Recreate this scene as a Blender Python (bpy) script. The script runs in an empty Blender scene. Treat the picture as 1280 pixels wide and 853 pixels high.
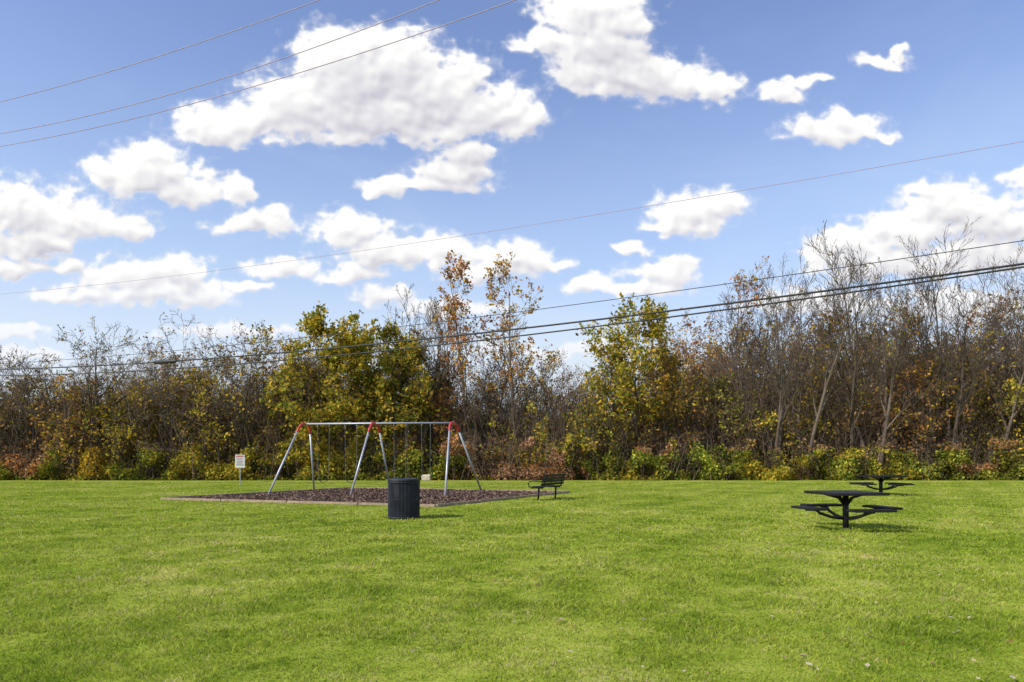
import bpy, math, random, bmesh
import numpy as np
from mathutils import Vector, noise as mn
random.seed(7); NR=np.random.default_rng(7)
scene=bpy.context.scene; COL=scene.collection

# ---------------------------------------------------------------- camera
cd=bpy.data.cameras.new("camera"); cam=bpy.data.objects.new("camera",cd); COL.objects.link(cam)
cam.location=(0,0,1.5); cam.rotation_euler=(math.radians(90),0,0)
cd.lens=24; cd.sensor_width=36; cd.shift_y=0.1137; cd.clip_end=6000; cd.clip_start=0.05
scene.camera=cam
scene.view_settings.view_transform='Standard'; scene.view_settings.look='None'; scene.view_settings.exposure=0

# ---------------------------------------------------------------- node helpers
def N(nt,typ,**kw):
    n=nt.nodes.new(typ)
    for k,v in kw.items(): setattr(n,k,v)
    return n
def math_(nt,op,a,b=None,c=None,clamp=False):
    n=nt.nodes.new('ShaderNodeMath'); n.operation=op; n.use_clamp=clamp
    for i,v in enumerate((a,b,c)):
        if v is None: continue
        if isinstance(v,(int,float)): n.inputs[i].default_value=v
        else: nt.links.new(v,n.inputs[i])
    return n.outputs[0]
def ramp(nt,fac,stops,interp='LINEAR'):
    n=nt.nodes.new('ShaderNodeValToRGB'); cr=n.color_ramp; cr.interpolation=interp
    while len(cr.elements)<len(stops): cr.elements.new(0.5)
    for e,(p,c) in zip(cr.elements,stops):
        e.position=p; e.color=(c[0],c[1],c[2],1)
    nt.links.new(fac,n.inputs[0]); return n.outputs[0]
def smooth(nt,v,a,b):
    n=nt.nodes.new('ShaderNodeMapRange'); n.interpolation_type='SMOOTHSTEP'
    nt.links.new(v,n.inputs[0]); n.inputs[1].default_value=a; n.inputs[2].default_value=b
    return n.outputs[0]
def noise_(nt,vec,scale,detail=4,rough=0.5,dist=0):
    n=nt.nodes.new('ShaderNodeTexNoise'); n.inputs['Scale'].default_value=scale
    n.inputs['Detail'].default_value=detail; n.inputs['Roughness'].default_value=rough
    n.inputs['Distortion'].default_value=dist
    if vec is not None: nt.links.new(vec,n.inputs['Vector'])
    return n
def mixc(nt,fac,a,b,blend='MIX'):
    n=nt.nodes.new('ShaderNodeMix'); n.data_type='RGBA'; n.blend_type=blend
    for i,v in ((0,fac),(6,a),(7,b)):
        if isinstance(v,(int,float)): n.inputs[i].default_value=v
        elif isinstance(v,tuple): n.inputs[i].default_value=(v[0],v[1],v[2],1)
        else: nt.links.new(v,n.inputs[i])
    return n.outputs[2]

# ---------------------------------------------------------------- world
SUN=Vector((-0.72,-0.42,0.66)).normalized()
sun_el=math.asin(SUN.z); sun_rot=math.atan2(SUN.x,SUN.y)%(2*math.pi)
world=bpy.data.worlds.new("World"); scene.world=world; world.use_nodes=True
wt=world.node_tree; wt.nodes.clear()
tc=N(wt,'ShaderNodeTexCoord'); sx=N(wt,'ShaderNodeSeparateXYZ'); wt.links.new(tc.outputs['Generated'],sx.inputs[0])
sc_=N(wt,'ShaderNodeVectorMath',operation='MULTIPLY'); wt.links.new(tc.outputs['Generated'],sc_.inputs[0]); sc_.inputs[1].default_value=(1,1,3)
vn=noise_(wt,sc_.outputs[0],3.0,4,0.6,0.4)
veil=math_(wt,'MULTIPLY',smooth(wt,sx.outputs[2],0.55,0.0),math_(wt,'ADD',math_(wt,'MULTIPLY',vn.outputs['Fac'],0.5),0.66),clamp=True)
vn2=math_(wt,'ADD',math_(wt,'MULTIPLY',smooth(wt,vn.outputs['Fac'],0.45,0.75),0.10),0.06)
veil=math_(wt,'ADD',veil,vn2,clamp=True)
sky=N(wt,'ShaderNodeTexSky',sky_type='NISHITA'); sky.sun_disc=False; sky.sun_elevation=sun_el; sky.sun_rotation=sun_rot
sky.air_density=1.0; sky.dust_density=0.5; sky.ozone_density=2.5
sk=mixc(wt,1.0,sky.outputs[0],(1.30,1.20,1.38),'MULTIPLY')
b1=N(wt,'ShaderNodeBackground'); wt.links.new(sk,b1.inputs[0]); b1.inputs[1].default_value=0.15
hz=ramp(wt,smooth(wt,sx.outputs[2],0.30,0.04),[(0,(0.62,0.79,1.0)),(1,(0.86,0.93,1.0))])
bv=N(wt,'ShaderNodeBackground'); wt.links.new(hz,bv.inputs[0]); bv.inputs[1].default_value=0.95
m1=N(wt,'ShaderNodeMixShader'); wt.links.new(veil,m1.inputs[0]); wt.links.new(b1.outputs[0],m1.inputs[1]); wt.links.new(bv.outputs[0],m1.inputs[2])
wo=N(wt,'ShaderNodeOutputWorld'); wt.links.new(m1.outputs[0],wo.inputs[0])

sl=bpy.data.lights.new("sun",'SUN'); sl.energy=5.0; sl.angle=math.radians(0.5); sl.color=(1,0.95,0.86)
so=bpy.data.objects.new("sun",sl); COL.objects.link(so); so.rotation_euler=(-SUN).to_track_quat('-Z','Y').to_euler(); so.location=(-20,-20,30)

# ---------------------------------------------------------------- materials
def mat(name):
    m=bpy.data.materials.new(name); m.use_nodes=True; nt=m.node_tree; nt.nodes.clear()
    return m,nt
def finish(nt,sh):
    o=nt.nodes.new('ShaderNodeOutputMaterial'); nt.links.new(sh,o.inputs[0])
def solid(name,c,rough=0.5,metal=0.0,var=0.25,scale=6,bump=0.0,spec=0.5):
    m,nt=mat(name); geo=N(nt,'ShaderNodeNewGeometry')
    n=noise_(nt,geo.outputs['Position'],scale,6,0.6)
    k=[tuple(x*(1-var) for x in c),tuple(min(1,x*(1+var)) for x in c)]
    col=ramp(nt,n.outputs['Fac'],[(0.3,k[0]),(0.7,k[1])])
    p=N(nt,'ShaderNodeBsdfPrincipled'); nt.links.new(col,p.inputs['Base Color'])
    p.inputs['Roughness'].default_value=rough; p.inputs['Metallic'].default_value=metal
    p.inputs['Specular IOR Level'].default_value=spec
    if bump:
        nb=noise_(nt,geo.outputs['Position'],scale*8,4,0.6); b=N(nt,'ShaderNodeBump'); b.inputs['Strength'].default_value=bump
        b.inputs['Distance'].default_value=0.01
        nt.links.new(nb.outputs['Fac'],b.inputs['Height']); nt.links.new(b.outputs[0],p.inputs['Normal'])
    finish(nt,p.outputs[0]); return m
M_steel=solid("galvanised_steel",(0.42,0.44,0.48),0.45,0.35,0.15)
M_red=solid("red_paint",(0.50,0.035,0.045),0.4,0,0.2)
M_chain=solid("chain_steel",(0.28,0.28,0.30),0.5,0.4)
M_black=solid("dark_coated_steel",(0.014,0.013,0.015),0.5,0,0.3,6,0,0.3)
M_belt=solid("rubber_belt",(0.02,0.02,0.022),0.6)
M_cream=solid("cream_plastic",(0.62,0.55,0.38),0.5)
M_can=solid("charcoal_steel",(0.024,0.026,0.036),0.55,0,0.35,4,0,0.3)
M_white=solid("sign_white",(0.72,0.72,0.70),0.5,0,0.08)
M_signred=solid("sign_red",(0.5,0.05,0.05),0.5)
M_signtxt=solid("sign_print",(0.12,0.12,0.13),0.6)
M_wire=solid("cable_black",(0.018,0.018,0.02),0.6)
M_wire2=solid("bare_conductor",(0.36,0.26,0.34),0.5)
M_pole=solid("weathered_pole",(0.14,0.10,0.07),0.9,0,0.3,3,0.3)
M_timber=solid("border_timber",(0.30,0.22,0.15),0.85,0,0.3,5,0.4)

def attr_leaf(name,trans=0.35):
    m,nt=mat(name)
    a=N(nt,'ShaderNodeAttribute'); a.attribute_name="col"
    df=N(nt,'ShaderNodeBsdfDiffuse'); nt.links.new(a.outputs['Color'],df.inputs[0])
    if trans<=0: finish(nt,df.outputs[0]); return m
    tr=N(nt,'ShaderNodeBsdfTranslucent'); nt.links.new(a.outputs['Color'],tr.inputs[0])
    mx=N(nt,'ShaderNodeMixShader'); mx.inputs[0].default_value=trans
    nt.links.new(df.outputs[0],mx.inputs[1]); nt.links.new(tr.outputs[0],mx.inputs[2])
    finish(nt,mx.outputs[0]); return m
M_leaf=attr_leaf("leaf",0.4)
M_twig=attr_leaf("twig",0.0)

# shared turf colour (world position based)
tg=bpy.data.node_groups.new("turf_colour",'ShaderNodeTree')
tg.interface.new_socket("Color",in_out='OUTPUT',socket_type='NodeSocketColor')
tgo=tg.nodes.new('NodeGroupOutput'); geo=N(tg,'ShaderNodeNewGeometry')
flat=N(tg,'ShaderNodeVectorMath',operation='MULTIPLY'); tg.links.new(geo.outputs['Position'],flat.inputs[0]); flat.inputs[1].default_value=(1,1,0)
na=noise_(tg,flat.outputs[0],0.30,5,0.6); nb=noise_(tg,flat.outputs[0],1.9,5,0.65); nc=noise_(tg,flat.outputs[0],9,4,0.7)
s=math_(tg,'ADD',math_(tg,'MULTIPLY',na.outputs['Fac'],0.40),math_(tg,'ADD',math_(tg,'MULTIPLY',nb.outputs['Fac'],0.36),math_(tg,'MULTIPLY',nc.outputs['Fac'],0.24)))
tcol=ramp(tg,s,[(0.37,(0.19,0.275,0.024)),(0.45,(0.30,0.375,0.040)),(0.52,(0.415,0.465,0.066)),(0.58,(0.515,0.51,0.115)),(0.66,(0.62,0.55,0.20))])
mp=N(tg,'ShaderNodeMapping'); mp.inputs['Rotation'].default_value=(0,0,math.radians(31)); tg.links.new(flat.outputs[0],mp.inputs[0])
wv=N(tg,'ShaderNodeTexWave'); wv.inputs['Scale'].default_value=0.17; wv.inputs['Distortion'].default_value=2.4; wv.inputs['Detail'].default_value=3
wv.inputs['Detail Scale'].default_value=0.4
tg.links.new(mp.outputs[0],wv.inputs[0])
st=ramp(tg,wv.outputs['Fac'],[(0.2,(0.925,0.95,0.92)),(0.8,(1.06,1.045,1.09))])
tcol=mixc(tg,1.0,tcol,st,'MULTIPLY')
tg.links.new(tcol,tgo.inputs[0])

m,nt=mat("turf_ground"); G=N(nt,'ShaderNodeGroup'); G.node_tree=tg
geo=N(nt,'ShaderNodeNewGeometry'); sp=N(nt,'ShaderNodeSeparateXYZ'); nt.links.new(geo.outputs['Position'],sp.inputs[0])
fn=noise_(nt,geo.outputs['Position'],0.5,4,0.6)
yy=math_(nt,'ADD',sp.outputs[1],math_(nt,'MULTIPLY',fn.outputs['Fac'],1.6))
wood=smooth(nt,yy,44.8,46.0)
fine=noise_(nt,geo.outputs['Position'],45,5,0.75)
dk=ramp(nt,fine.outputs['Fac'],[(0.3,(0.42,0.46,0.42)),(0.7,(0.92,0.92,0.92))])
col=mixc(nt,1.0,G.outputs[0],dk,'MULTIPLY')
col=mixc(nt,wood,col,(0.07,0.05,0.025))
p=N(nt,'ShaderNodeBsdfDiffuse'); nt.links.new(col,p.inputs[0])
finish(nt,p.outputs[0]); M_ground=m

m,nt=mat("grass_blade"); G=N(nt,'ShaderNodeGroup'); G.node_tree=tg
a=N(nt,'ShaderNodeAttribute'); a.attribute_name="col"
col=mixc(nt,1.0,G.outputs[0],a.outputs['Color'],'MULTIPLY')
df=N(nt,'ShaderNodeBsdfDiffuse'); tr=N(nt,'ShaderNodeBsdfTranslucent')
nt.links.new(col,df.inputs[0]); nt.links.new(col,tr.inputs[0])
mx=N(nt,'ShaderNodeMixShader'); mx.inputs[0].default_value=0.42; nt.links.new(df.outputs[0],mx.inputs[1]); nt.links.new(tr.outputs[0],mx.inputs[2])
finish(nt,mx.outputs[0]); M_blade=m

m,nt=mat("wood_mulch"); geo=N(nt,'ShaderNodeNewGeometry')
n=noise_(nt,geo.outputs['Position'],14,6,0.75)
col=ramp(nt,n.outputs['Fac'],[(0.3,(0.045,0.030,0.024)),(0.5,(0.13,0.088,0.066)),(0.7,(0.26,0.185,0.14))])
p=N(nt,'ShaderNodeBsdfDiffuse'); nt.links.new(col,p.inputs[0]); finish(nt,p.outputs[0]); M_mulch=m

# ---------------------------------------------------------------- mesh helpers
def add_poly_mesh(name,V,F,mats,mi=None,cols=None,smoothf=None,link=True,alpha=None):
    V=np.asarray(V,dtype=np.float32); F=np.asarray(F,dtype=np.int32)
    me=bpy.data.meshes.new(name); nf,k=F.shape
    me.vertices.add(len(V)); me.vertices.foreach_set("co",V.ravel())
    me.loops.add(nf*k); me.loops.foreach_set("vertex_index",F.ravel())
    me.polygons.add(nf); me.polygons.foreach_set("loop_start",np.arange(nf,dtype=np.int32)*k)
    try: me.polygons.foreach_set("loop_total",np.full(nf,k,dtype=np.int32))
    except Exception: pass
    for mm in mats: me.materials.append(mm)
    if mi is not None: me.polygons.foreach_set("material_index",np.asarray(mi,dtype=np.int32))
    if smoothf is not None: me.polygons.foreach_set("use_smooth",np.asarray(smoothf,dtype=bool))
    if cols is not None:
        at=me.attributes.new("col",'FLOAT_COLOR','POINT')
        c=np.ones((len(V),4),dtype=np.float32); c[:,:3]=cols
        if alpha is not None: c[:,3]=alpha
        at.data.foreach_set("color",c.ravel())
    me.update(calc_edges=True)
    if not link: return me
    ob=bpy.data.objects.new(name,me); COL.objects.link(ob); return ob

def tubes(S,n):
    S=np.asarray(S,dtype=np.float64); p0=S[:,0:3]; p1=S[:,3:6]; r0=S[:,6]; r1=S[:,7]
    d=p1-p0; d/=np.linalg.norm(d,axis=1,keepdims=True)+1e-9
    ref=np.where(np.abs(d[:,2:3])>0.9,np.array([[1.,0,0]]),np.array([[0,0,1.]]))
    a=np.cross(d,ref); a/=np.linalg.norm(a,axis=1,keepdims=True)+1e-9; b=np.cross(d,a)
    V=np.zeros((len(S),2*n,3))
    for i in range(n):
        t=2*math.pi*i/n; o=math.cos(t)*a+math.sin(t)*b
        V[:,i]=p0+o*r0[:,None]; V[:,n+i]=p1+o*r1[:,None]
    base=(np.arange(len(S))*2*n)[:,None]
    F=np.concatenate([base+np.array([[i,(i+1)%n,n+(i+1)%n,n+i]]) for i in range(n)],axis=1).reshape(-1,4)
    return V.reshape(-1,3),F
def leaf_quads(C,size,rng):
    n=len(C); d=rng.normal(size=(n,3)); d/=np.linalg.norm(d,axis=1,keepdims=True)
    e=rng.normal(size=(n,3)); e=np.cross(d,e); e/=np.linalg.norm(e,axis=1,keepdims=True)
    s=(size*rng.uniform(0.6,1.35,n))[:,None]
    V=np.stack([C-d*s*0.6,C+e*s*0.36,C+d*s*0.6,C-e*s*0.36],axis=1).reshape(-1,3)
    F=np.arange(4*n).reshape(-1,4); return V,F
def assemble(name,segs,leafC,leafcols,leafsize,rng,barkcol=(0.135,0.108,0.085),link=True):
    S=np.array(segs); big=S[:,6]>0.045
    parts=[]
    for sel,n in ((big,7),(~big,3)):
        if sel.any():
            V,F=tubes(S[sel],n)
            shade=np.repeat(rng.uniform(0.75,1.25,sel.sum()),2*n)
            c=np.array(barkcol)[None]*shade[:,None]
            parts.append((V,F,c,0))
    if leafC is not None and len(leafC):
        V,F=leaf_quads(np.asarray(leafC),leafsize,rng); parts.append((V,F,np.repeat(np.asarray(leafcols),4,axis=0),1))
    off=0; Vs=[];Fs=[];Cs=[];Ms=[]
    for V,F,c,mi in parts:
        Vs.append(V);Fs.append(F+off);Cs.append(c);Ms.append(np.full(len(F),mi)); off+=len(V)
    Ms=np.concatenate(Ms)
    return add_poly_mesh(name,np.concatenate(Vs),np.concatenate(Fs),[M_twig,M_leaf],Ms,np.concatenate(Cs),Ms==0,link)

def make_box(name,size,loc,mt,parent=None,rot=(0,0,0),bevel=0.008):
    bm=bmesh.new(); bmesh.ops.create_cube(bm,size=1)
    for v in bm.verts: v.co=Vector((v.co.x*size[0],v.co.y*size[1],v.co.z*size[2]))
    if bevel: bmesh.ops.bevel(bm,geom=bm.edges[:],offset=min(bevel,min(size)*0.35),segments=2,affect='EDGES')
    me=bpy.data.meshes.new(name); bm.to_mesh(me); bm.free(); me.materials.append(mt)
    ob=bpy.data.objects.new(name,me); COL.objects.link(ob); ob.location=loc; ob.rotation_euler=rot
    if parent: ob.parent=parent
    return ob
def make_tube(name,pts,r,mt,parent=None,n=12,cyclic=False):
    pts=[Vector(p) for p in pts]; V=[];F=[]; m=len(pts); up=None
    for i,p in enumerate(pts):
        if cyclic: t=(pts[(i+1)%m]-pts[i-1]).normalized()
        else: t=(pts[min(i+1,m-1)]-pts[max(i-1,0)]).normalized()
        if up is None:
            up=Vector((0,0,1)) if abs(t.z)<0.9 else Vector((1,0,0))
        a=t.cross(up).normalized(); b=a.cross(t).normalized(); up=b
        rr=r[i] if isinstance(r,(list,tuple)) else r
        for k in range(n):
            th=2*math.pi*k/n; V.append(p+a*math.cos(th)*rr+b*math.sin(th)*rr)
    rng_=m if cyclic else m-1
    for i in range(rng_):
        j=(i+1)%m
        for k in range(n): F.append((i*n+k,i*n+(k+1)%n,j*n+(k+1)%n,j*n+k))
    if not cyclic: F.append(tuple(range(n-1,-1,-1))); F.append(tuple((m-1)*n+k for k in range(n)))
    me=bpy.data.meshes.new(name); me.from_pydata([tuple(v) for v in V],[],F); me.materials.append(mt)
    for pl in me.polygons: pl.use_smooth=len(pl.vertices)==4
    ob=bpy.data.objects.new(name,me); COL.objects.link(ob)
    if parent: ob.parent=parent
    return ob
def empty(name,loc=(0,0,0),rz=0):
    e=bpy.data.objects.new(name,None); COL.objects.link(e); e.location=loc; e.rotation_euler=(0,0,rz); e.empty_display_size=0.3; return e

# ---------------------------------------------------------------- cloud deck (part of the sky dome, 2.6 km out)
P=[(300,158,72,30),(365,130,72,46),(425,78,60,50),(455,55,48,28),(500,90,60,52),(545,120,78,52),(612,142,60,36),(652,152,34,22),(470,150,175,34),(590,95,34,24),(258,165,36,18),(550,172,45,14),(440,110,90,58),
(690,52,52,20),(735,15,70,34),(780,25,45,28),(755,65,60,38),(800,98,78,32),(850,105,38,20),(897,110,28,20),(725,98,40,22),
(975,118,38,17),(1005,100,26,10),(1098,80,34,11),(1127,68,18,9),
(1038,165,64,20),(1055,150,36,16),(1108,176,18,10),
(560,218,56,26),(490,236,46,11),(590,198,34,18),(545,234,76,12),
(178,218,66,34),(190,195,32,22),(235,240,50,24),(295,238,19,20),(130,215,30,20),
(315,280,56,16),(345,268,25,11),
(30,262,70,38),(105,280,64,28),(35,305,82,20),(15,335,50,13),(160,285,34,16),
(170,345,80,25),(225,340,46,23),(100,370,62,13),(205,372,95,16),(310,362,30,10),(75,335,34,12),
(355,335,38,16),(440,288,50,23),(490,318,78,25),(545,308,42,20),(640,325,64,22),(430,345,54,12),(610,340,58,13),(695,330,24,8),
(485,372,46,14),(560,385,68,14),
(872,270,58,28),(900,262,36,22),(840,284,34,9),(792,307,23,9),(735,357,31,10),(828,342,46,20),(800,362,62,10),
(1190,262,62,34),(1150,240,26,13),(1130,292,74,26),(1245,280,64,30),(1277,222,22,15),(1060,312,62,24),(1230,322,95,30),(1110,335,95,24),(1340,260,70,40),(1420,310,90,30),
(-80,240,70,35),(-120,330,90,25),
(18,420,44,11),(40,446,60,10),(1010,380,90,20),(1200,385,110,26),(700,440,120,12),(280,415,90,10),(420,455,90,12)]
def perlin(x,y,seed):
    r=np.random.default_rng(seed); tab=r.uniform(0,2*math.pi,(256,256))
    xi=np.floor(x).astype(int); yi=np.floor(y).astype(int); xf=x-xi; yf=y-yi
    u=xf**3*(xf*(xf*6-15)+10); v=yf**3*(yf*(yf*6-15)+10)
    def gd(ix,iy,dx,dy):
        a=tab[ix%256,iy%256]; return np.cos(a)*dx+np.sin(a)*dy
    n00=gd(xi,yi,xf,yf); n10=gd(xi+1,yi,xf-1,yf); n01=gd(xi,yi+1,xf,yf-1); n11=gd(xi+1,yi+1,xf-1,yf-1)
    return (n00*(1-u)+n10*u)*(1-v)+(n01*(1-u)+n11*u)*v
def clouds():
    st=1.2; gx=np.arange(-230,1500,st); gy=np.arange(-70,500,st)
    X,Y=np.meshgrid(gx,gy)
    wx=X+22*perlin(X/70,Y/60,1)+13*perlin(X/30,Y/26,2)+6*perlin(X/13,Y/12,5); wy=Y+15*perlin(X/60,Y/55,3)+10*perlin(X/28,Y/24,4)+5*perlin(X/13,Y/12,6)
    acc=np.zeros_like(X); K=8.0
    for (cx,cy,rx,ry) in P:
        dy=wy-cy; r=np.where(dy>0,ry*0.80,ry*1.05)
        acc+=np.exp(-K*np.sqrt(((wx-cx)/(rx*1.02))**2+(dy/r)**2))
    F=-np.log(acc+1e-12)/K
    base=np.clip(1.0-F,-1.0,1.2)
    px_,py_=X+6*perlin(X/20,Y/20,9),Y+6*perlin(X/20,Y/20,10)
    def puffs(no,dec):
        o_=np.zeros_like(X); amp=1.0; wl=42.0
        for o in range(no):
            o_+=amp*(0.42-2.0*np.abs(perlin(px_/wl,py_/(wl*.85),20+o))); amp*=dec; wl*=0.5
        return o_
    puff=puffs(5,0.54); puffL=puffs(3,0.5)
    fb=perlin(X/18,Y/13,40)+0.5*perlin(X/8,Y/6,41)+0.22*perlin(X/3.5,Y/3,42)
    D=base+0.27*puff+0.28*fb+0.055
    T=np.clip((base+0.20*puffL+0.15*perlin(X/18,Y/13,40)+.05)*1.2,0,1.1)
    def sm(a,b,v): t=np.clip((v-a)/(b-a),0,1); return t*t*(3-2*t)
    a_=sm(0.0,0.38,D)*0.85+0.15*sm(-0.20,0.1,D)
    def shift(A,dx,dy):
        ix,iy=int(round(dx/st)),int(round(dy/st)); return np.roll(np.roll(A,-iy,axis=0),-ix,axis=1)
    S=np.zeros_like(X)
    for k in range(1,17): S+=shift(T,-2.2*k,-4.4*k)*(1.0 if k<11 else .6)
    def blur(A,n):
        for _ in range(n): A=(A+shift(A,st,0)+shift(A,-st,0)+shift(A,0,st)+shift(A,0,-st))/5
        return A
    Ts=blur(np.clip(D*1.2,0,1.1),7)
    rel=(Ts-shift(Ts,-4,-7))
    pb=blur(puffL,4); big=(pb-shift(pb,-6,-10))
    L=0.14+1.02*np.exp(-0.098*S)+0.58*rel+0.15*big+0.14*perlin(X/45,Y/30,60)  # sunlit tops and shaded undersides, painted into the cloud colours
    L=np.clip(L,0,1)
    L=np.maximum(L,0.6*(1-sm(0.1,0.45,D)))
    c0=np.array([0.54,0.535,0.625]); c1=np.array([1.05,1.04,1.02])
    Lg=L[...,None]; colr=c0*(1-Lg)+c1*Lg
    hz=sm(300,480,Y)[...,None]*0.6; colr=colr*(1-hz)+np.array([0.90,0.93,1.0])*hz
    a_*=(1-0.30*sm(330,480,Y)); a_*=sm(500,460,Y)
    edge=sm(-230,-190,X)*sm(1500,1460,X); a_*=edge
    u=(X-640)/853; w=(572-Y)/853; R=2600/np.sqrt(1+u*u+w*w)
    V=np.stack([u*R,R,w*R+1.5],-1)
    ny,nx=X.shape; idx=np.arange(ny*nx).reshape(ny,nx)
    q=np.stack([idx[:-1,:-1],idx[:-1,1:],idx[1:,1:],idx[1:,:-1]],-1).reshape(-1,4)
    af=a_.ravel(); q=q[(af[q].max(axis=1)>0.004)]
    used=np.unique(q); rm=np.full(ny*nx,-1); rm[used]=np.arange(len(used))
    m,nt=mat("cloud_painted_light"); a=N(nt,'ShaderNodeAttribute'); a.attribute_name="col"
    em=N(nt,'ShaderNodeEmission'); nt.links.new(a.outputs['Color'],em.inputs[0])  # clouds glow with their painted light and shade, unlit by the sun lamp
    tr=N(nt,'ShaderNodeBsdfTransparent'); mx=N(nt,'ShaderNodeMixShader')
    nt.links.new(a.outputs['Alpha'],mx.inputs[0]); nt.links.new(tr.outputs[0],mx.inputs[1]); nt.links.new(em.outputs[0],mx.inputs[2])
    finish(nt,mx.outputs[0])
    try: m.cycles.emission_sampling='NONE'
    except Exception as e: print(e)
    ob=add_poly_mesh("sky",V.reshape(-1,3)[used],rm[q],[m],None,colr.reshape(-1,3)[used],alpha=af[used])
clouds()

# ---------------------------------------------------------------- ground
gv=np.array([[-3000,-3000,0],[3000,-3000,0],[3000,3000,0],[-3000,3000,0]])
gobj=add_poly_mesh("ground",gv,np.array([[0,1,2,3]]),[M_ground])

A=Vector((-12.4,24.1,0));B=Vector((-2.28,20.5,0));C=Vector((2.4,28.75,0));Dd=Vector((-7.7,32.4,0))
quad=[A,B,C,Dd]
def inside(x,y,grow=0.0):
    r=np.ones_like(x,dtype=bool)
    for i in range(4):
        p=quad[i];q=quad[(i+1)%4]; ex,ey=q.x-p.x,q.y-p.y; L=math.hypot(ex,ey)
        r&=((ex*(y-p.y)-ey*(x-p.x))/L)>-grow
    return r
pad=empty("mulch_play_area")
o=add_poly_mesh("mulch_surface",np.array([[p.x,p.y,0.03] for p in quad]),np.array([[0,1,2,3]]),[M_mulch]); o.parent=pad
nch=16000; cxs=NR.uniform(-13,3,nch*2); cys=NR.uniform(20,33,nch*2); k=inside(cxs,cys,-0.12); cxs=cxs[k];cys=cys[k]
Cc=np.stack([cxs,cys,NR.uniform(0.03,0.06,len(cxs))],1)
V,F=leaf_quads(Cc,0.085,NR); cc=NR.uniform(0.3,1.3,(len(Cc),1))*np.array([[0.19,0.13,0.10]])
V[:,2]=np.maximum(V[:,2],0.032)
o=add_poly_mesh("wood_chips",V,F,[M_twig],None,np.repeat(cc,4,axis=0)); o.parent=pad
for i in range(4):
    p=quad[i];q=quad[(i+1)%4]; L=(q-p).length; nb_=max(1,int(round(L/2.4)))
    a_=math.atan2(q.y-p.y,q.x-p.x)
    for j in range(nb_):
        c_=p+(q-p)*((j+0.5)/nb_)
        make_box("border_timber_%d_%d"%(i,j),(L/nb_-0.03,0.10,0.09),(c_.x,c_.y,0.045),M_timber,pad,(0,0,a_),0.012)

# ---------------------------------------------------------------- grass blades (one object)
def blades():
    n=600000
    t=NR.uniform(0,1,n); y0,y1=3.2,42.0
    Y=(math.sqrt(y0)+(math.sqrt(y1)-math.sqrt(y0))*t)**2
    X=NR.uniform(-0.84,0.84,n)*Y
    k=~inside(X,Y,0.08); X=X[k];Y=Y[k]; n=len(X)
    s=np.clip(Y/5.0,0.7,3.2)
    pn=perlin(X*1.1,Y*1.1,71)+0.7*perlin(X*3.1,Y*3.1,72)
    h=(0.012+0.028*NR.uniform(0,1,n)**1.5)*np.clip(1.0+1.3*pn,0.4,2.2)*np.clip(s,0.8,1.2)
    w=0.0030*s*NR.uniform(0.7,1.3,n)
    th=NR.uniform(0,2*math.pi,n); dx=np.cos(th);dy=np.sin(th)
    ln=NR.uniform(0.4,1.9,n)*h; ph=NR.uniform(0,2*math.pi,n); lx=np.cos(ph)*ln; ly=np.sin(ph)*ln
    z=np.zeros(n)
    V=np.stack([np.stack([X-dx*w,Y-dy*w,z],1),np.stack([X+dx*w,Y+dy*w,z],1),
                np.stack([X+dx*w*.8+lx*.35,Y+dy*w*.8+ly*.35,h*.6],1),np.stack([X-dx*w*.8+lx*.35,Y-dy*w*.8+ly*.35,h*.6],1),
                np.stack([X+lx,Y+ly,h],1)],axis=1).reshape(-1,3)
    b=(np.arange(n)*5)[:,None]
    F=np.concatenate([b+np.array([[0,1,2]]),b+np.array([[0,2,3]]),b+np.array([[3,2,4]])],axis=1).reshape(-1,3)
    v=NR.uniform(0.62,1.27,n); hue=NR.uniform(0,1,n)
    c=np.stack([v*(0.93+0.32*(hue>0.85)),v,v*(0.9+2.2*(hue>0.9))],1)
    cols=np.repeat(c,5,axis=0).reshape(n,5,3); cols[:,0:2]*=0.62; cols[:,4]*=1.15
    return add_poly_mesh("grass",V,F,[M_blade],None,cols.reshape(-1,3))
blades()

n=1500; Y=(NR.uniform(math.sqrt(4.5),math.sqrt(43),n))**2; X=NR.uniform(-0.8,0.8,n)*Y
keep=NR.uniform(0,1,n)<np.clip(0.22+0.6*(X/Y)+0.012*Y,0.1,1); X=X[keep];Y=Y[keep]
Cc=np.stack([X,Y,np.full(len(X),0.035)],1); V,F=leaf_quads(Cc,0.045,NR); V[:,2]=0.035+(V[:,2]-0.035)*0.35
pal=np.array([(0.30,0.20,0.10),(0.36,0.28,0.17),(0.22,0.12,0.06),(0.42,0.35,0.24)])
add_poly_mesh("fallen_leaves",V,F,[M_twig],None,np.repeat(pal[NR.integers(0,4,len(X))],4,axis=0))

# ---------------------------------------------------------------- swing set
sw=empty("swing_set",(-5.7,28.5,0)); O=Vector((-5.7,28.5,0))
def arch(tag,f1,f2,topc,H=2.92):
    f1=Vector((*f1,0))-O; f2=Vector((*f2,0))-O; tcn=Vector((*topc,H))-O
    d=(f2-f1).normalized(); t1=tcn-d*0.36; t2=tcn+d*0.36
    def leg_dir(f,t): return (t-f).normalized()
    def corner(f,t,inner):
        a=t-leg_dir(f,t)*0.42; b=t+(inner-t).normalized()*0.22
        return [a*(1-s)**2+t*2*s*(1-s)+b*s*s for s in [i/8 for i in range(9)]]
    c1=corner(f1,t1,t2); c2=corner(f2,t2,t1)
    make_tube("front_leg_"+tag,[f1,c1[0]],0.040,M_steel,sw); make_tube("rear_leg_"+tag,[f2,c2[0]],0.040,M_steel,sw)
    make_tube("red_corner_arch_"+tag,c1+c2[::-1],0.050,M_red,sw)
    return tcn
tl=arch("left",(-9.55,26.7),(-8.75,30.2),(-8.75,28.9))
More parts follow.
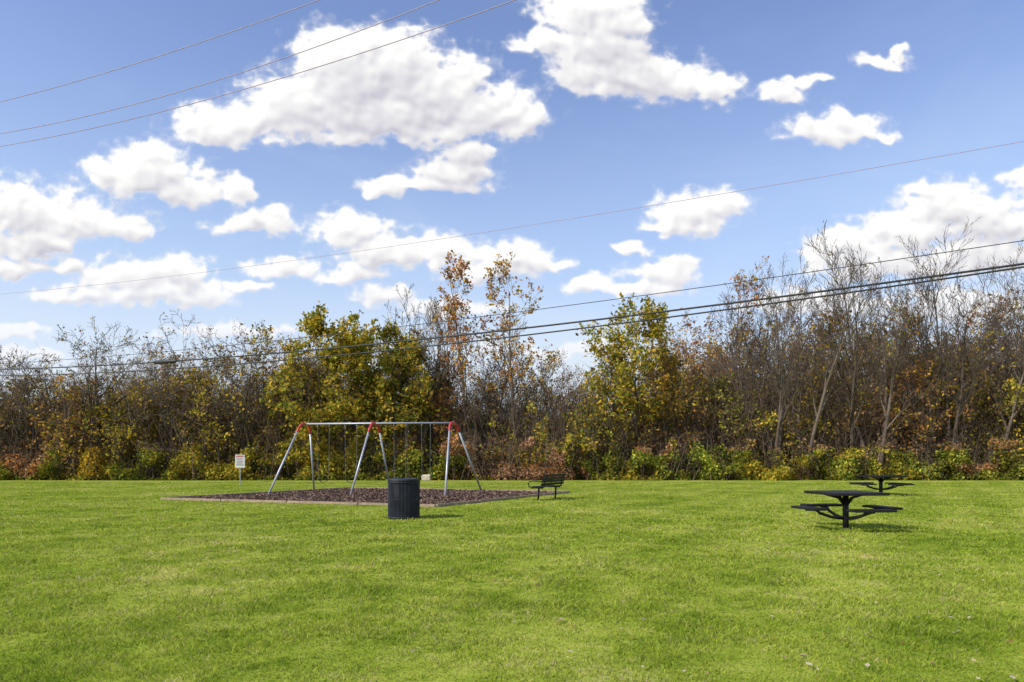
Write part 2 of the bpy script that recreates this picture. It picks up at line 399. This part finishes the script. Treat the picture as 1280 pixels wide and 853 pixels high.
tm=arch("centre",(-6.32,26.7),(-5.45,30.6),(-5.72,28.45))
tr_=arch("right",(-2.52,25.7),(-1.34,30.1),(-2.42,28.0))
make_tube("top_beam",[tl,tm,tr_],0.036,M_steel,sw)
def swing(i,X,kind):
    t=(X-(-8.75))/(-2.42+8.75); yc=28.9+(28.0-28.9)*t; zt=2.88; zs=0.52 if kind=='belt' else 0.66
    bx=Vector((6.33,-0.9,0)).normalized(); c=Vector((X,yc,0))-O
    hw=0.24 if kind=='belt' else 0.17
    for s_ in (-1,1):
        make_box("hanger_%d_%d"%(i,s_),(0.03,0.09,0.10),tuple(c+bx*s_*(hw+0.02)+Vector((0,0,zt-0.04))),M_chain,sw)
        S=[]; L=zt-0.08-zs-0.06; m=int(L/0.05)
        a=c+bx*s_*(hw+0.02)+Vector((0,0,zt-0.08)); b=c+bx*s_*hw+Vector((0,0,zs+0.06))
        for j in range(m):
            p=a+(b-a)*(j/m); q=a+(b-a)*((j+1.15)/m); o_=Vector((0.007,0,0)) if j%2 else Vector((0,0.007,0))
            S.append((*(p+o_),*(q+o_),0.003,0.003)); S.append((*(p-o_),*(q-o_),0.003,0.003))
        V,F=tubes(S,4); ob=add_poly_mesh("chain_%d_%d"%(i,s_),V,F,[M_chain]); ob.parent=sw
    if kind=='belt':
        nseg=10; V=[];F=[]
        for j in range(nseg+1):
            s_=-1+2*j/nseg; zz=zs+0.06-0.13*(1-s_*s_)
            for (dy,dz) in ((-.07,0),(.07,0),(.07,.012),(-.07,.012)):
                pt=c+bx*s_*hw+Vector((0,dy,zz+dz)); V.append(tuple(pt))
        for j in range(nseg):
            for q in range(4): F.append((j*4+q,j*4+(q+1)%4,j*4+4+(q+1)%4,j*4+4+q))
        F.append((3,2,1,0)); F.append((nseg*4,nseg*4+1,nseg*4+2,nseg*4+3))
        me=bpy.data.meshes.new("belt_seat_%d"%i); me.from_pydata(V,[],F); me.materials.append(M_belt)
        ob=bpy.data.objects.new("belt_seat_%d"%i,me); COL.objects.link(ob); ob.parent=sw
    else:
        ang_=math.atan2(bx.y,bx.x)
        make_box("bucket_front_%d"%i,(0.34,0.03,0.20),tuple(c+Vector((0,-.14,zs))),M_cream,sw,(0.15,0,ang_),0.012)
        make_box("bucket_back_%d"%i,(0.34,0.03,0.24),tuple(c+Vector((0,.14,zs+.01))),M_cream,sw,(-0.15,0,ang_),0.012)
        make_box("bucket_base_%d"%i,(0.10,0.26,0.03),tuple(c+Vector((0,0,zs-.10))),M_cream,sw,(0,0,ang_),0.01)
        for s_ in (-1,1): make_box("bucket_side_%d_%d"%(i,s_),(0.025,0.26,0.05),tuple(c+bx*s_*.16+Vector((0,0,zs+.06))),M_cream,sw,(0,0,ang_),0.01)
swing(1,-7.95,'belt'); swing(2,-6.75,'belt'); swing(3,-4.65,'belt'); swing(4,-3.55,'bucket')

# ---------------------------------------------------------------- trash can
tc_=empty("trash_can",(-2.66,16.8,0),0.1)
def lathe(name,prof,mt,parent,n=48):
    V=[];F=[]
    for (r,z) in prof:
        for k in range(n): V.append((r*math.cos(2*math.pi*k/n),r*math.sin(2*math.pi*k/n),z))
    for i in range(len(prof)-1):
        for k in range(n): F.append((i*n+k,i*n+(k+1)%n,(i+1)*n+(k+1)%n,(i+1)*n+k))
    me=bpy.data.meshes.new(name); me.from_pydata(V,[],F); me.materials.append(mt)
    for pl in me.polygons: pl.use_smooth=True
    ob=bpy.data.objects.new(name,me); COL.objects.link(ob); ob.parent=parent; return ob
lathe("liner",[(0.0,0.05),(0.335,0.05),(0.345,0.10),(0.355,0.90),(0.32,0.90),(0.31,0.12),(0.0,0.12)],M_can,tc_)
for nm,z in (("rim_top",0.945),("rim_upper",0.90),("rim_bottom",0.04)):
    r=0.385
    make_tube(nm,[(r*math.cos(2*math.pi*k/40),r*math.sin(2*math.pi*k/40),z) for k in range(40)],0.018,M_can,tc_,8,True)
make_tube("band_middle",[(0.372*math.cos(2*math.pi*k/40),0.372*math.sin(2*math.pi*k/40),0.48) for k in range(40)],0.012,M_can,tc_,8,True)
S=[]
for k in range(72):
    th=2*math.pi*k/72; c,s_=math.cos(th)*.378,math.sin(th)*.378
    S.append((c,s_,0.03,c,s_,0.94,0.012,0.012))
V,F=tubes(S,6); ob=add_poly_mesh("wall_slats",V,F,[M_can]); ob.parent=tc_
lathe("lid_ring",[(0.39,0.945),(0.395,0.965),(0.30,0.985),(0.22,0.975),(0.22,0.955),(0.30,0.955)],M_can,tc_)

# ---------------------------------------------------------------- bench
bn=empty("park_bench",(1.25,24.5,0),math.atan2(.869,.495))
for j in range(5): make_box("seat_slat_%d"%j,(1.8,0.075,0.03),(0,0.22-0.092*j,0.455+0.006*abs(j-2)),M_black,bn)
for j in range(4): make_box("backrest_slat_%d"%j,(1.8,0.028,0.085),(0,-0.235-0.030*j,0.565+0.1*j),M_black,bn,(0.28,0,0))
for j,x in enumerate((-0.68,0.68)):
    make_tube("leg_%d"%j,[(x,0.0,0.0),(x,-0.02,0.25),(x,-0.03,0.43)],0.032,M_black,bn)
    make_tube("seat_support_%d"%j,[(x,0.26,0.40),(x,0.24,0.43),(x,-0.18,0.43),(x,-0.235,0.50),(x,-0.345,0.92)],0.024,M_black,bn)
    make_box("foot_plate_%d"%j,(0.12,0.42,0.02),(x,0,0.015),M_black,bn)
for j,x in enumerate((-0.9,0.9)):
    make_tube("armrest_%d"%j,[(x,-0.27,0.66),(x,0.0,0.68),(x,0.22,0.66),(x,0.26,0.60),(x,0.24,0.46)],0.018,M_black,bn)

# ---------------------------------------------------------------- picnic tables
def picnic(loc,rz,sc=1.0):
    e=empty("picnic_table",loc,rz); e.scale=(sc,sc,1)
    make_tube("post",[(0,0,0),(0,0,0.70)],0.065,M_black,e,16)
    make_tube("base_collar",[(0,0,0.0),(0,0,0.03)],0.13,M_black,e,16)
    make_box("table_top",(1.22,1.22,0.022),(0,0,0.765),M_black,e,(0,0,0),0.008)
    for s_ in (-1,1):
        make_box("top_rim_x%d"%s_,(1.25,0.03,0.055),(0,s_*0.615,0.755),M_black,e,(0,0,0),0.012)
        make_box("top_rim_y%d"%s_,(0.03,1.19,0.055),(s_*0.615,0,0.755),M_black,e,(0,0,0),0.012)
    for k in range(4):
        a_=k*math.pi/2; c,s_=math.cos(a_),math.sin(a_)
        make_tube("top_brace_%d"%k,[(c*.05,s_*.05,0.52),(c*.18,s_*.18,0.66),(c*.50,s_*.50,0.735)],0.024,M_black,e)
        make_tube("seat_arm_%d"%k,[(c*.05,s_*.05,0.22),(c*.35,s_*.35,0.26),(c*.62,s_*.62,0.34),(c*.72,s_*.72,0.415),(c*.95,s_*.95,0.42)],0.032,M_black,e)
        r=0.88; hl=0.46
        make_box("seat_%d"%k,(0.28,hl*2,0.022),(c*r,s_*r,0.455),M_black,e,(0,0,a_),0.008)
        for q in (-1,1):
            make_box("seat_rim_%d_%d"%(k,q),(0.028,hl*2+.03,0.05),(c*(r+q*.145),s_*(r+q*.145),0.447),M_black,e,(0,0,a_),0.011)
            ex,ey=-s_*q*hl,c*q*hl
            make_box("seat_end_%d_%d"%(k,q),(0.262,0.028,0.048),(c*r+ex,s_*r+ey,0.447),M_black,e,(0,0,a_),0.011)
    return e
picnic((6.99,14.3,0),math.radians(8),0.94); picnic((14.75,27.3,0),math.radians(20),1.06)

# ---------------------------------------------------------------- notice sign
sg=empty("notice_sign",(-14.98,37.6,0),math.radians(8))
make_box("post",(0.05,0.05,1.66),(0,0.03,0.83),M_steel,sg)
make_box("panel",(0.50,0.012,0.72),(0,-0.008,1.29),M_white,sg,(0,0,0),0.004)
make_box("header_print",(0.40,0.003,0.07),(0,-0.0165,1.57),M_signred,sg,(0,0,0),0)
for j in range(8):
    make_box("print_line_%d"%j,(0.40-0.05*(j%3),0.003,0.022),(-0.01*(j%3),-0.0165,1.47-0.058*j),M_signred if j in(2,5) else M_signtxt,sg,(0,0,0),0)

# ---------------------------------------------------------------- overhead wires
def wire(name,p0,p1,p2,xa,xb,r,mt):
    xs=[p[0] for p in (p0,p1,p2)]; cz=np.polyfit(xs,[p[2] for p in (p0,p1,p2)],2); cy=np.polyfit([p0[0],p2[0]],[p0[1],p2[1]],1)
    X=np.linspace(xa,xb,60); pts=[(float(x),float(np.polyval(cy,x)),float(np.polyval(cz,x))) for x in X]
    make_tube(name,pts,r,mt,None,6)
    return lambda x:(x,float(np.polyval(cy,x)),float(np.polyval(cz,x)))
la=(-31.5,42.0); lb=(0,26.6); lc=(14.63,19.5)
def zed(y,Y): return 1.5+(572-y)*Y/853
fs=[]
for nm,ys,r,mt in (("overhead_cable",(462,412,330),0.034,M_wire),("overhead_cable",(470,421,334),0.028,M_wire),
                   ("overhead_wire",(455,391,301),0.013,M_wire),("overhead_wire",(368,285,177),0.008,M_wire2)):
    fs.append(wire(nm,(*la,zed(ys[0],42)),(*lb,zed(ys[1],26.6)),(*lc,zed(ys[2],19.5)),-38,24,r,mt))
make_tube("cable_splice",[fs[0](x) for x in (-18.9,-18.65,-18.0,-17.35,-17.1)],[0.03,0.10,0.105,0.10,0.03],M_wire)
wire("overhead_wire",(-13.6,18.2,10.99),(-8.2,15.95,10.89),(-4,14.2,11.02),-24,10,0.008,M_wire2)
wire("overhead_wire",(-13.6,18.2,10.14),(-5.99,15.03,9.96),(-1.38,13.1,10.29),-24,10,0.008,M_wire2)
wire("overhead_wire",(-13.6,18.2,9.80),(-5.37,14.77,9.59),(0.07,12.5,9.88),-24,10,0.008,M_wire2)
for (x,y) in ((-38,45.2),(24,14.93)):
    e=empty("utility_pole",(x,y,0)); make_tube("shaft",[(0,0,0),(0,0,12.5)],[0.17,0.12],M_pole,e,14)
    make_box("crossarm",(0.1,2.4,0.12),(0,0,11.3),M_pole,e,(0,0,0.45))

# ---------------------------------------------------------------- trees
UP=Vector((0,0,1))
def rvec(R): return Vector((R.gauss(0,1),R.gauss(0,1),R.gauss(0,1))).normalized()
def grow(R,H,stems=1,spread=0.12,nch=(11,6,5,3),start=0.28,ratio=(0.40,0.50,0.52,0.5),r0=None,wander=0.10,upb=0.10,minr=0.009,angle=(28,52),lean=(0,0)):
    segs=[];pts=[]
    def branch(p,d,L,r,lev):
        n=(8,5,3,2,2)[lev]; step=L/n; path=[(p.copy(),r)]; ds=[]
        for i in range(n):
            d=(d+rvec(R)*wander*(1+0.6*lev)+UP*(upb if lev else 0.03)).normalized()
            p2=p+d*step; r2=max(minr*0.7,r*(1-0.8*(i+1)/n)) if lev else max(minr,r0_*(1-0.88*(i+1)/n))
            segs.append((*p,*p2,path[-1][1],r2)); path.append((p2.copy(),r2)); ds.append(d.copy())
            if lev>=2: pts.append((p+p2)/2); pts.append(p2.copy())
            p=p2
        if lev<len(nch):
            k=nch[lev]; k=max(1,int(round(k*R.uniform(0.75,1.25))))
            s0=start if lev==0 else 0.2
            for j in range(k):
                t=s0+(1-s0)*(j+R.random())/k; t=min(t,0.999); f=t*n; i=int(f)
                q=path[i][0].lerp(path[i+1][0],f-i); rr=path[i][1]+(path[i+1][1]-path[i][1])*(f-i)
                a=math.radians(R.uniform(*angle)); dd=ds[i]; side=rvec(R); side=(side-dd*side.dot(dd)).normalized()
                nd=(dd*math.cos(a)+side*math.sin(a)).normalized()
                sh=(1-0.55*t) if lev==0 else (1-0.35*t)
                branch(q,nd,L*ratio[lev]*sh*R.uniform(0.75,1.25)*1.15,max(minr,rr*0.6),lev+1)
    r0_=(r0 or H*0.011)
    for s_ in range(stems):
        a=R.uniform(0,2*math.pi)
        if stems>1: a=2*math.pi*(s_+R.random()*0.6)/stems
        d=Vector((math.cos(a)*spread*(1 if stems>1 else .4)+lean[0],math.sin(a)*spread*(1 if stems>1 else .4)+lean[1],1)).normalized()
        branch(Vector((math.cos(a)*.12*(stems>1),math.sin(a)*.12*(stems>1),-0.05)),d,H*R.uniform(0.88,1.0)*(1 if s_==0 else R.uniform(.75,1)),r0_,0)
    return segs,pts
def leaf_set(pts,n,pal,wts,rng,jit=0.14,zmin=0):
    if n<=0: return None,None
    P_=np.array([tuple(p) for p in pts]); P_=P_[P_[:,2]>zmin]
    idx=rng.integers(0,len(P_),n); C_=P_[idx]+rng.normal(0,jit,(n,3))
    pal=np.array(pal); ci=rng.choice(len(pal),n,p=np.array(wts)/sum(wts))
    m_=np.array([mn.noise(Vector((c[0]*.9,c[1]*.9,c[2]*.9))) for c in C_])
    c=pal[ci]*(1+0.75*m_[:,None])*rng.uniform(0.75,1.25,(n,1))
    return C_,np.clip(c,0.005,0.9)
OLIVE=(0.29,0.245,0.034);GOLD=(0.56,0.37,0.045);GREEN=(0.15,0.195,0.035);RUST=(0.50,0.21,0.065);BROWN=(0.29,0.170,0.085);YG=(0.38,0.39,0.05);PINK=(0.44,0.235,0.17);TAN=(0.36,0.25,0.13)
BARK=(0.145,0.115,0.092)
def place(mesh,name,loc,rz=0,sc=1,parent=None,sz=None):
    o=bpy.data.objects.new(name,mesh); COL.objects.link(o); o.location=loc; o.rotation_euler=(0,0,rz); o.scale=(sc,sc,sz or sc)
    if parent: o.parent=parent
    return o
def X_(px,Y): return (px-640)*Y/853
def hgt(py,Y): return 1.5+(572-py)*Y/853
def unique(name,px,Y,top,seed,nleaf=0,pal=(OLIVE,),wts=(1,),size=0.16,zmin=0,bark=BARK,**kw):
    R=random.Random(seed); H=hgt(top,Y); segs,pts=grow(R,H,**kw)
    zmax=max(s_[5] for s_ in segs); f=H/zmax
    segs=[tuple(v*f for v in s_[:6])+s_[6:] for s_ in segs]; pts=[p*f for p in pts]
    C_,c_=leaf_set(pts,nleaf,pal,wts,np.random.default_rng(seed),zmin=zmin)
    me=assemble(name,segs,C_,c_,size,np.random.default_rng(seed),bark,link=False)
    return place(me,name,(X_(px,Y),Y,0))
unique("autumn_leaf_tree",793,46.5,372,1,5200,(OLIVE,GOLD,YG,GREEN),(4,4,2,1),0.22,1.5,nch=(15,7,5,2),start=0.12,ratio=(0.50,0.5,0.5,0.5),r0=0.13,angle=(30,60),bark=(0.07,0.055,0.045))
unique("autumn_leaf_tree",428,47,388,2,11000,(OLIVE,GOLD,YG,GREEN),(4,4,1.5,1.5),0.24,0.8,nch=(17,7,5,2),start=0.08,ratio=(0.50,0.5,0.5,0.5),r0=0.14,angle=(38,68))
unique("autumn_leaf_tree",478,48,408,22,6500,(OLIVE,GOLD,YG,GREEN),(4,3,1,2),0.24,0.8,nch=(15,7,5,2),start=0.08,ratio=(0.46,0.5,0.5,0.5),r0=0.12,angle=(35,65))
unique("autumn_leaf_tree",365,48,445,3,4200,(OLIVE,GREEN,GOLD),(4,1,3),0.2,0.8,nch=(14,6,5,2),start=0.10,ratio=(0.46,0.5,0.5,0.5),r0=0.11,angle=(30,60))
unique("autumn_leaf_tree",855,48,400,4,3000,(GOLD,OLIVE,TAN),(4,2,2),0.2,1,nch=(12,6,5,2),start=0.2,r0=0.11)
unique("autumn_leaf_tree",288,47,410,31,2200,(OLIVE,GOLD,BROWN,YG),(3,3,2,1),0.19,1.0,nch=(12,6,5,2),start=0.15,ratio=(0.46,0.5,0.5,0.5),r0=0.14,angle=(32,65),wander=.15,upb=.04,stems=2,spread=.2,bark=(0.10,0.08,0.062))
unique("autumn_leaf_tree",92,46.5,470,32,1800,(GOLD,OLIVE,RUST,BROWN),(3,2,2,2),0.19,0.8,nch=(12,6,5,2),start=0.12,ratio=(0.48,0.5,0.5,0.5),r0=0.12,angle=(35,70),wander=.16,upb=.03,stems=2,spread=.28)
unique("autumn_leaf_tree",20,47,470,33,2200,(GOLD,OLIVE,RUST,TAN),(2,3,2,2),0.19,0.8,nch=(12,6,5,2),start=0.12,ratio=(0.48,0.5,0.5,0.5),r0=0.12,angle=(35,70),stems=2,spread=.25)
KW=dict(nch=(13,6,5,2),start=0.12,ratio=(0.46,0.5,0.5,0.5),r0=0.10,angle=(32,62),stems=2,spread=.18)
for j,(px,Y,top,nl,pal_,w_) in enumerate([(168,47,478,2200,(GOLD,OLIVE,YG),(3,3,1)),(228,47.5,455,2200,(OLIVE,BROWN,GOLD),(3,2,1)),(556,47.5,468,1800,(RUST,BROWN,GOLD),(3,2,1)),
   (742,47,452,2200,(OLIVE,GREEN,GOLD),(3,2,2)),(828,47.5,440,2200,(GOLD,OLIVE,RUST),(3,2,1)),(918,47.5,462,1800,(OLIVE,YG,BROWN),(2,2,1)),(1018,48,462,1700,(BROWN,GOLD,OLIVE),(2,2,2)),
   (1128,47.5,450,2000,(RUST,GOLD,BROWN),(2,2,2)),(1210,48,448,1600,(TAN,GOLD,OLIVE),(2,1,2)),(1290,47,462,1800,(OLIVE,YG,GOLD),(2,1,2))]):
    unique("autumn_leaf_tree",px,Y,top,300+j,nl,pal_,w_,0.19,0.6,**KW)
unique("rust_leaf_tree",584,48,322,5,1600,(RUST,GOLD,BROWN),(5,1.5,1),0.20,6,nch=(13,6,4,2),start=0.22,ratio=(0.28,0.5,0.5,0.5),r0=0.16)
unique("rust_leaf_tree",645,48,328,6,1500,(RUST,GOLD,BROWN),(3,4,1),0.20,6,nch=(13,6,4,2),start=0.22,ratio=(0.28,0.5,0.5,0.5),r0=0.16)
unique("rust_leaf_tree",915,50,318,7,400,(RUST,GOLD),(2,1),0.2,9,nch=(13,6,5,2),start=0.3,ratio=(0.33,0.5,0.5,0.5),r0=0.15,lean=(0.05,0))
bares=[(505,49,350,1,.1),(528,47,368,1,.1),(552,49,365,2,.12),(612,50,390,2,.12),(690,50,450,2,.15),(715,49,460,1,.1),
 (945,48,345,2,.2),(970,47,306,3,.22),(1008,46.5,284,2,.20),(1062,47,265,2,.18),(1095,46,304,3,.26),(1140,49,335,2,.2),(1182,46,280,3,.27),(1240,47,286,3,.27),(1268,48,258,2,.2),(1310,46,280,3,.2),
 (25,46,435,2,.3),(66,48,440,1,.3),(118,46,392,1,.15),(196,47,388,2,.16),(252,46,402,2,.22),(312,47,398,3,.22),(335,49,412,2,.2),(395,50,410,2,.2),(-20,47,430,3,.2)]
for i,(px,Y,top,st,spd) in enumerate(bares):
    wild=px<340; right=px>930
    unique("bare_tree",px,Y,top,100+i,int(80 if not wild else 260),(BROWN,GOLD,OLIVE),(2,1,2 if wild else .5),0.15,2,bark=(0.145,0.115,0.092) if i%3 else (0.095,0.075,0.06),
        stems=st,spread=spd,nch=(11 if st<3 else 9,5,4,2),start=0.26,ratio=(0.36 if not wild else 0.44,0.52,0.52,0.5),
        r0=0.16 if st==1 else (0.15 if right else 0.13),wander=0.09 if not wild else 0.17,upb=0.13 if not wild else 0.03,angle=(20,42) if not wild else (30,65),minr=0.014)
unique("leaning_tree",48,45.6,432,77,120,(BROWN,OLIVE),(1,1),0.16,2,bark=(0.11,0.09,0.07),stems=1,spread=.1,lean=(0.85,-.05),nch=(8,6,4,2),start=0.3,ratio=(0.40,0.5,0.5,0.5),r0=0.22,wander=.12,upb=.05,angle=(30,65),minr=0.013)

wd=empty("distant_woodland",(0,0,0))
temps=[]
for i in range(6):
    R=random.Random(500+i); segs,pts=grow(R,10,stems=1+i%3,spread=0.2,nch=(9,5,5,2),start=0.15,ratio=(0.40,0.5,0.52,0.5),r0=0.10,minr=0.012)
    C_,c_=leaf_set(pts,(900,350,1600,200,1400,450)[i],((BROWN,OLIVE,GOLD,RUST),(BROWN,OLIVE,TAN,RUST),(OLIVE,GOLD,YG,BROWN),(BROWN,OLIVE,GOLD,RUST),(RUST,GOLD,BROWN,OLIVE),(TAN,OLIVE,GOLD,RUST))[i],(3,2.4,1.6,1.0),np.random.default_rng(i),jit=.2)
    temps.append(assemble("woodland_tree_mesh",segs,C_,c_,0.2,np.random.default_rng(i),((0.165,0.122,0.09),(0.185,0.132,0.09),(0.14,0.112,0.09))[i%3],link=False))
def interp(px,tab): return float(np.interp(px,[t[0] for t in tab],[t[1] for t in tab]))
SKY=[(-300,500),(0,506),(100,498),(200,492),(300,475),(380,458),(500,460),(540,488),(600,484),(700,502),(740,486),(800,468),(900,462),(1000,448),(1100,438),(1280,422),(1600,422)]
k=0
for row,(Y,dxm) in enumerate(((50,2.4),(55,2.5),(62,2.8),(72,3.2))):
    x=-0.86*Y
    while x<0.86*Y:
        px=640+853*x/Y; top=interp(px,SKY)+random.uniform(-46,38); H=hgt(top,Y)
        place(temps[random.randrange(6)],"tree_%d"%k,(x,Y+random.uniform(-1.5,1.5),0),random.uniform(0,6.28),H/10,wd); k+=1
        x+=dxm*random.uniform(0.5,1.5)

def zone(px,z,u,nv):
    r=u
    if z<2.0 and (px<585 or px>705):
        base=[GREEN,OLIVE,YG,OLIVE,GREEN if nv<0 else GOLD][int(r*4.99)]
    elif 585<px<705 and z<4.5: base=[PINK,PINK,BROWN,TAN,BROWN][int(r*4.99)]
    elif px>880: base=[BROWN,TAN,(0.20,0.145,0.09),RUST,OLIVE][int(r*4.99)]
    else: base=[BROWN,OLIVE,OLIVE,TAN,GOLD][int(r*4.99)]
    if nv>0.16: base=[OLIVE,YG,GOLD][int(r*2.99)] if z<3 else [OLIVE,GREEN,GOLD][int(r*2.99)]
    if nv<-0.33: base=[RUST,BROWN,TAN][int(r*2.99)]
    if abs(px-112)<22 and z<2.6 and z>.3: base=[GOLD,(0.60,0.40,0.04),OLIVE][int(r*2.99)]
    if abs(px-882)<26 and z<2.6: base=[YG,GREEN,YG][int(r*2.99)]
    if (abs(px-1045)<40 or abs(px-905)<20) and z<1.5: base=[YG,GREEN,OLIVE][int(r*2.99)]
    return base
def thicket(name,Y0,dep,n,hmul,seed,nst,size,zb,tab,br=1.0,gap=0.7):
    R=random.Random(seed); C_=[];c_=[]; tries=0
    while len(C_)<n and tries<n*4:
        tries+=1
        x=R.uniform(-0.88,0.88)*Y0; px=640+853*x/Y0
        h=max(0.8,interp(px,tab)*hmul*(0.70+0.6*(mn.noise(Vector((x*0.35,seed,0)))*.5+.5)+0.8*mn.noise(Vector((x*1.1,seed+9,0)))))
        z=h*R.random()**zb
        cl=mn.noise(Vector((x*0.8,z*0.9,seed*3.1)))
        if cl<-0.22+gap*(z/h) and R.random()<0.85: continue
        y=Y0+dep*(R.random()-0.5)+0.9*mn.noise(Vector((x*0.5,z*0.7,seed+5)))*1.2-0.4*(1-z/h)
        nv=mn.noise(Vector((x*0.22,z*0.35,seed*1.7+3)))
        b=zone(px,z,R.random(),nv); sh=(0.82+1.3*cl)*R.uniform(0.7,1.3)*br; sh=max(.2,sh)
        C_.append((x,y,z)); c_.append((b[0]*sh,b[1]*sh,b[2]*sh))
    segs=[]
    for i in range(nst):
        x=R.uniform(-0.9,0.9)*Y0; px=640+853*x/Y0; y=Y0+R.uniform(-.5,.5)*dep
        h=interp(px,tab)*hmul*R.uniform(0.6,1.5); p=Vector((x,y,-.05)); d=Vector((R.gauss(0,.28),R.gauss(0,.15),1)).normalized(); r=R.uniform(0.012,0.04)
        for q in range(5):
            d=(d+rvec(R)*0.14+UP*0.03).normalized(); p2=p+d*h/5; r2=r*0.78; segs.append((*p,*p2,r,r2))
            for _ in range(2):
                if q==0 and R.random()<.5: continue
                dd=(d+rvec(R)*0.75).normalized(); l=h*R.uniform(.10,.24); e_=p2+dd*l; segs.append((*p2,*e_,max(.009,r2*.5),.006))
                e2=e_+(dd+rvec(R)*.5).normalized()*l*.6; segs.append((*e_,*e2,.008,.005))
            p=p2;r=r2
    return assemble(name,segs,np.array(C_),np.array(c_),size,np.random.default_rng(seed),(0.175,0.13,0.094))
T1=[(-300,2.8),(0,2.9),(200,2.9),(330,3.2),(420,3.4),(500,3.2),(600,3.5),(700,3.3),(760,2.8),(900,2.7),(1280,2.9),(1600,2.9)]
T2=[(-300,4.8),(0,5.0),(200,5.4),(400,6.2),(520,5.2),(600,5.2),(700,4.6),(760,5.0),(900,5.6),(1280,6.6),(1600,6.6)]
thicket("undergrowth_thicket",45.6,1.4,48000,0.82,21,450,0.16,1.0,T1,1.0,0.45)
thicket("undergrowth_thicket",47.6,2.4,40000,0.90,22,1500,0.19,1.0,T2,1.1,0.6)
thicket("undergrowth_thicket",52.5,4,34000,1.05,23,1600,0.25,0.85,T2,1.15)
thicket("undergrowth_thicket",62,6,26000,1.05,24,900,0.34,0.8,T2,1.15)
thicket("undergrowth_thicket",85,8,22000,1.0,25,400,0.5,0.85,T2,1.15)
print("objects",len(bpy.data.objects))
